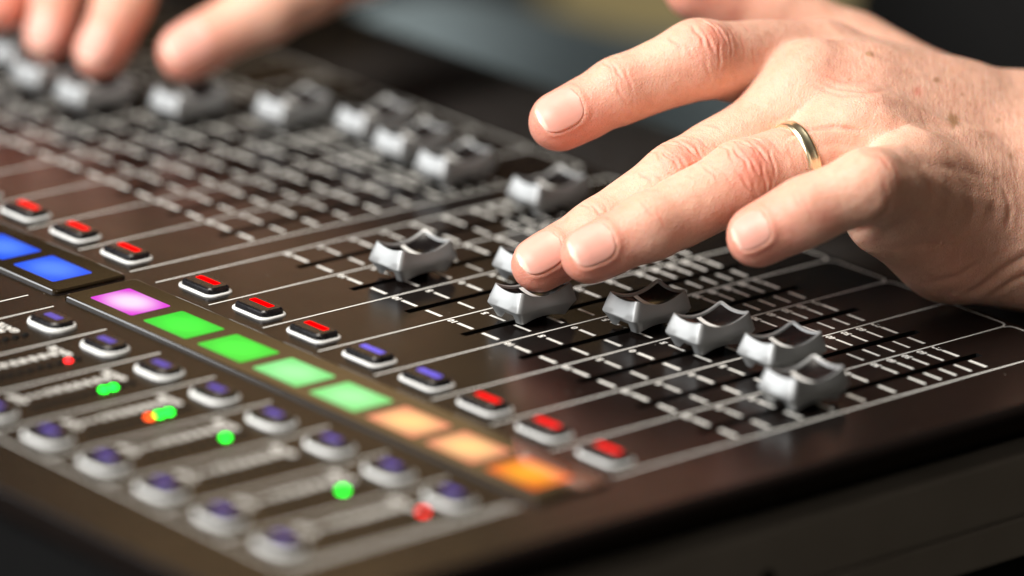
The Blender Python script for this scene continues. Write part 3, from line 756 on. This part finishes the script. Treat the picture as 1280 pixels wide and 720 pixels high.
def build_hand(fingers, palm, dorsal, h, detail, creases=(), folds=(), spots=(), reds=(), nails=(), k_palm=9.0, k_fin=3.5, k_web=7.0):
    groups = [([(A(*a[:3]), A(*b[:3]), a[3], b[3]) for a, b in palm], k_palm)]
    chains = {}
    for nm, js in fingers.items():
        pr = [(A(*a[:3]), A(*b[:3]), a[3], b[3]) for a, b in zip(js, js[1:])]
        # soft pad under the last joint
        T, D_ = A(*js[0][:3]), A(*js[1][:3]); ax_ = unit(T - D_); dn = A(*dorsal[nm]); dn = unit(dn - ax_ * (dn @ ax_))
        pr.append((T - dn * 1.3 - ax_ * 1.5, T - dn * 1.6 - ax_ * 8, js[0][3] - 0.9, js[0][3] - 0.6))
        # fleshy pads between the joints, palm side
        for j in (1, 2):
            if j + 1 < len(js):
                a, b = A(*js[j][:3]), A(*js[j + 1][:3]); ra = (js[j][3] + js[j + 1][3]) / 2
                axx = unit(b - a); d2 = A(*dorsal[nm]); d2 = unit(d2 - axx * (d2 @ axx))
                pr.append((a * .68 + b * .32 - d2 * 2.0, a * .35 + b * .65 - d2 * 2.2, ra - 1.6, ra - 1.4))
        groups.append((pr, k_fin, 2.2 if nm == 'index' and detail else k_web)); chains[nm] = (js, T, ax_, dn, unit(np.cross(ax_, dn)))
    F, lo = grid_eval(groups, k_web, h)
    V, Q = surface_nets(F, lo, h)
    V = laplace(V, Q, 2, 0.5)
    if detail: V, Q = subdivide(V, Q)
    N = normals(V, Q)
    disp = np.zeros(len(V)); tone = np.zeros((len(V), 3))
    # which finger a vertex belongs to
    dists = {}
    for nm, (js, T, ax_, dn, bn) in chains.items():
        dists[nm] = np.min([rcone(V, A(*a[:3]), A(*b[:3]), a[3], b[3]) for a, b in zip(js, js[1:])], 0)
    names = list(dists); own = np.argmin(np.stack([dists[k] for k in names]), 0)
    # redness towards the fingertips
    for i, nm in enumerate(names):
        js, T, ax_, dn, bn = chains[nm]
        dt = np.linalg.norm(V - T, axis=1)
        tone[:, 0] = np.maximum(tone[:, 0], 0.92 * np.exp(-(dt / 15.0) ** 2) * (own == i))
    for nm, j, offs, depth, w, ext, red in creases:
        js, T, _, _, _ = chains[nm]; J = A(*js[j][:3]); ax_ = unit(A(*js[j - 1][:3]) - A(*js[j + 1][:3]))
        dn = A(*dorsal[nm]); dn = unit(dn - ax_ * (dn @ ax_)); bn = np.cross(ax_, dn)
        r = V - J; t = r @ ax_; la = r @ bn; hh = r @ dn
        msk = (own == names.index(nm)) * np.clip(hh / (0.5 * js[j][3]), 0, 1) * np.exp(-(la / ext) ** 4)
        for k_, (o, curve) in enumerate(offs):
            wob = 0.5 * np.sin(la * 0.45 + k_ * 2.7) + 0.18 * np.sin(la * 1.3 + k_ * 1.3)
            brk = np.clip(0.62 + 0.6 * np.sin(la * 0.55 + k_ * 2.2), 0.08, 1)
            dd = t - (o + curve * la * la / 20 + wob)
            disp -= depth * (0.7 + 0.6 * ((k_ * 37) % 10) / 10) * np.exp(-(dd / w) ** 2) * msk * brk
            disp += depth * 0.35 * np.exp(-((np.abs(dd) - 2.2 * w) / (1.2 * w)) ** 2) * msk * brk
            tone[:, 0] = np.maximum(tone[:, 0], 0.6 * np.exp(-(dd / (1.4 * w)) ** 2) * msk * brk)
        disp += 0.4 * np.exp(-(t / 6.5) ** 2) * msk * np.exp(-(la / (ext * .8)) ** 2)
        tone[:, 0] = np.maximum(tone[:, 0], red * np.exp(-(t / 8.0) ** 2 - (la / (ext * .8)) ** 2) * np.clip(hh, 0, 1) * (own == names.index(nm)))
    face = np.clip(-N[:, 2] * 2.5 + .3, 0, 1)
    for pts, depth, w in folds:                                   # skin folds and tendons drawn on the back of the hand
        pts = np.array(pts); best = np.full(len(V), 1e9); tt = np.zeros(len(V))
        for s_, (a, b) in enumerate(zip(pts, pts[1:])):
            ba = b - a; t = np.clip(((V[:, :2] - a) @ ba) / (ba @ ba), 0, 1)
            d_ = np.linalg.norm(V[:, :2] - a - t[:, None] * ba, axis=1)
            m_ = d_ < best; best[m_] = d_[m_]; tt[m_] = (s_ + t[m_]) / (len(pts) - 1)
        fade = np.clip(np.minimum(tt, 1 - tt) * 5, 0.0, 1)
        disp -= depth * np.exp(-(best / w) ** 2) * fade * face
        if depth > 0:
            disp += depth * .4 * np.exp(-((best - 2.2 * w) / (1.3 * w)) ** 2) * fade * face
            if w < .7: tone[:, 0] = np.maximum(tone[:, 0], .45 * np.exp(-(best / (1.3 * w)) ** 2) * fade * face)
    rng = np.random.RandomState(3)
    for x, y, r_, a_ in spots:
        ang = np.arctan2(V[:, 1] - y, V[:, 0] - x)
        d_ = np.hypot(V[:, 0] - x, V[:, 1] - y) * (1 + .14 * np.sin(ang * 2 + x) + .12 * np.sin(ang * 5 + y) + .08 * np.sin(ang * 9 + x))
        tone[:, 1] = np.maximum(tone[:, 1], a_ * np.clip((1.3 - d_ / r_) * 1.5, 0, 1) * face)
    for x, y, r_, a_ in reds:
        d_ = np.hypot(V[:, 0] - x, V[:, 1] - y)
        tone[:, 0] = np.maximum(tone[:, 0], a_ * np.exp(-(d_ / r_) ** 2) * face)
    # nails
    nail_out = []
    groups_f = [eval_chain(g[0], g[1]) for g in groups]
    def sdf(p, i):
        return groups_f[1 + i](p)
    for nm, s0, s1, hw in nails:
        i = names.index(nm); js, T, ax_, dn, bn = chains[nm]; R0 = js[0][3]
        ns, nw = 26, 22
        cs, hs = (s0 + s1) / 2, (s1 - s0) / 2
        pts = []; uv = []
        for a in range(ns + 1):
            s_ = cs + hs * (-1 + 2 * a / ns)
            q_ = abs(s_ - cs) / hs
            ex = 3.4 if s_ > cs else 2.7
            wmax = hw * max(0.0, 1 - q_ ** ex) ** (1 / ex)
            for b in range(nw + 1):
                wv = (-1 + 2 * b / nw) * wmax
                th = wv / R0
                base = T + ax_ * s_
                dr = dn * math.cos(th) + bn * math.sin(th)
                pts.append(np.concatenate([base, dr])); uv.append((s_, wv))
        pts = np.array(pts); rho = np.full(len(pts), R0 + 8.0)
        for _ in range(40):
            rho -= sdf(pts[:, :3] + pts[:, 3:] * rho[:, None], i) * 0.9
        up = 0.34 + 0.25 * np.clip((np.array([u_[0] for u_ in uv]) - cs) / hs, 0, 1) ** 2
        PV = pts[:, :3] + pts[:, 3:] * (rho + up)[:, None]
        # plate edge goes down into the fold
        PV2 = pts[:, :3] + pts[:, 3:] * (rho - 0.5)[:, None]
        nn_ = (ns + 1) * (nw + 1)
        QQ = [(a * (nw + 1) + b, (a + 1) * (nw + 1) + b, (a + 1) * (nw + 1) + b + 1, a * (nw + 1) + b + 1) for a in range(ns) for b in range(nw)]
        edge = [b for b in range(nw + 1)] + [a * (nw + 1) + nw for a in range(1, ns + 1)] + [ns * (nw + 1) + b for b in range(nw - 1, -1, -1)] + [a * (nw + 1) for a in range(ns - 1, 0, -1)]
        for e0, e1 in zip(edge, edge[1:] + edge[:1]): QQ.append((e0, e1, nn_ + e1, nn_ + e0))
        sv_ = np.array([u_[0] for u_ in uv])
        fe = np.clip((sv_ - (s1 - 1.5 + 0.9 * (np.array([u_[1] for u_ in uv]) / hw) ** 2)) * 3, 0, 1)
        lun = 0.35 * np.clip(1 - np.hypot(sv_ - s0, np.array([u_[1] for u_ in uv])) / 3.6, 0, 1)
        tn = np.stack([np.maximum(fe * .8, lun)] * 3, 1)
        nail_out.append((np.concatenate([PV, PV2]), np.array(QQ), np.concatenate([tn, tn])))
        # fold of skin round the plate
        r = V - T; s_ = r @ ax_; la = r @ bn; hh = r @ dn
        wv = np.arctan2(la, hh) * R0
        qs = np.abs(s_ - cs) / hs; ex = np.where(s_ > cs, 3.4, 2.7)
        g_ = (qs ** ex + (np.abs(wv) / hw) ** ex) ** (1 / ex)
        outd = (g_ - 1) * min(hs, hw)
        okm = (own == i) * (hh > -1) * (np.abs(s_ - cs) < hs + 4)
        front = np.clip((s1 + 0.5 - s_) / 2, 0, 1)
        disp += okm * np.where(outd > 0, 0.42 * np.exp(-((outd - 0.9) / 1.0) ** 2) * front, -0.45 * np.clip(-outd / .5, 0, 1))
        tone[:, 0] = np.maximum(tone[:, 0], okm * 0.6 * np.exp(-((outd - .5) / 1.2) ** 2))
    pmin = np.min([rcone(V, A(*a[:3]), A(*b[:3]), a[3], b[3]) for a, b in palm], 0)
    fmin = np.min(np.stack(list(dists.values())), 0)
    tone[:, 2] = np.clip(0.18 + (fmin - pmin) / 14.0, 0.12, 1.0)
    # gentle unevenness of flesh
    lowf = (np.sin(V[:, 0] * .31 + 1.3 * np.sin(V[:, 1] * .23)) + np.sin(V[:, 1] * .37 + V[:, 2] * .29) + np.sin(V[:, 2] * .33 + V[:, 0] * .21)) / 3
    disp += 0.22 * lowf
    V = V + N * disp[:, None]
    return to_world(V), Q, tone, [(to_world(a), b, c) for a, b, c in nail_out]

per = thing('person', 'person in a black shirt working the desk with both hands', 'person', (-60, 560, -400))
LV, LQ, LT, LN = build_hand(LH_F, LH_P, LH_D, 0.68, True, LH_CREASES, LH_FOLDS, LH_SPOTS, LH_REDS, LH_NAILS)
RV, RQ, RT_, RN = build_hand(RH_F, RH_P, RH_D, 1.3, False, (), (), (), (), RH_NAILS)
off = np.array((-60, 560, -400.0))
BV = np.concatenate([LV, RV]) - off; BQ = np.concatenate([LQ, RQ + len(LV)]); BT = np.concatenate([LT, RT_])
body = new_obj('body', np_mesh('body', BV, BQ, M['skin'], BT), per)
for nv_, nq_, nt_ in LN + RN:
    new_obj('fingernail', np_mesh('fingernail', nv_ - off, nq_, M['nail'], nt_), body)
# clothes (mostly outside the picture)
def cloth(name, prims, k, h, mat, parent, o=off):
    pr = [(A(*a[:3]), A(*b[:3]), a[3], b[3]) for a, b in prims]
    F, lo = grid_eval([(pr, k)], 1, h, pad=2 * h, margin=60)
    Vv, Qq = surface_nets(F, lo, h); Vv = laplace(Vv, Qq, 3)
    return new_obj(name, np_mesh(name, Vv - o, Qq, mat), parent)
cloth('shirt', [((-112, 630, -60, 165), (-112, 650, 60, 155)), ((-112, 650, 60, 155), (-110, 650, 300, 155)), ((-230, 640, 330, 80), (80, 640, 330, 80)),
                ((80, 640, 330, 75), (275, 470, 90, 52)), ((275, 470, 90, 52), (188, 270, 38, 42)),
                ((-160, 640, 330, 75), (-330, 480, 110, 52)), ((-330, 480, 110, 52), (-236, 340, 92, 42)),
                ((-60, 560, -60, 110), (-100, 570, -60, 110))], 40, 6.0, M['shirt'], per)
cloth('trousers', [((-220, 640, -150, 110), (-20, 640, -150, 110)), ((-220, 620, -180, 85), (-318, 395, -128, 62)), ((-318, 395, -128, 62), (-340, 380, -560, 55)),
                   ((50, 620, -180, 85), (190, 330, -190, 62)), ((190, 330, -190, 62), (190, 350, -560, 55))], 40, 7.0, M['jeans'], per)


# ring ---------------------------------------------------------------
rc = A(77.78, 33.96, 4.3); ra_ = unit(A(0.8888, 0.269, 0.3711))
e1 = unit(np.cross(ra_, A(0, 0, 1))); e2 = np.cross(ra_, e1)
rprof = [(0, -1.9), (0.55, -1.9), (0.95, -1.5), (1.1, -0.8), (1.0, -0.55), (1.15, 0), (1.0, .55), (1.1, 0.8), (0.95, 1.5), (0.55, 1.9), (0, 1.9)]
rv, rf = [], []
NR = 64
for i in range(NR):
    a = 2 * math.pi * i / NR
    for dr, dx in rprof:
        p_ = rc + (e1 * math.cos(a) + e2 * math.sin(a)) * (10.85 + dr) + ra_ * dx
        rv.append(tuple(to_world(p_[None])[0]))
npf = len(rprof)
for i in range(NR):
    for j in range(npf):
        rf.append((i * npf + j, ((i + 1) % NR) * npf + j, ((i + 1) % NR) * npf + (j + 1) % npf, i * npf + (j + 1) % npf))
ring = new_obj('wedding_ring', mesh_of('wedding_ring', rv, rf, M['gold'], True))
tag(ring, 'plain pale gold band worn on the ring finger of the nearer hand', 'ring')


# chair --------------------------------------------------------------
ch = thing('chair', 'teal chair behind the person in the black shirt', 'chair', (-60, 700, -860))
new_obj('backrest', bevelled_box('backrest', -560, 0, 140, 190, 500, 1000, M['chair'], 20, 4), ch)
new_obj('seat', bevelled_box('seat', -520, -40, -250, 130, 420, 480, M['chair'], 20, 4), ch)
for lx in (-480, -80):
    for ly in (-210, 100):
        new_obj('leg', bevelled_box('leg', lx - 15, lx + 15, ly - 15, ly + 15, 0, 419, M['chair_base'], 3), ch)
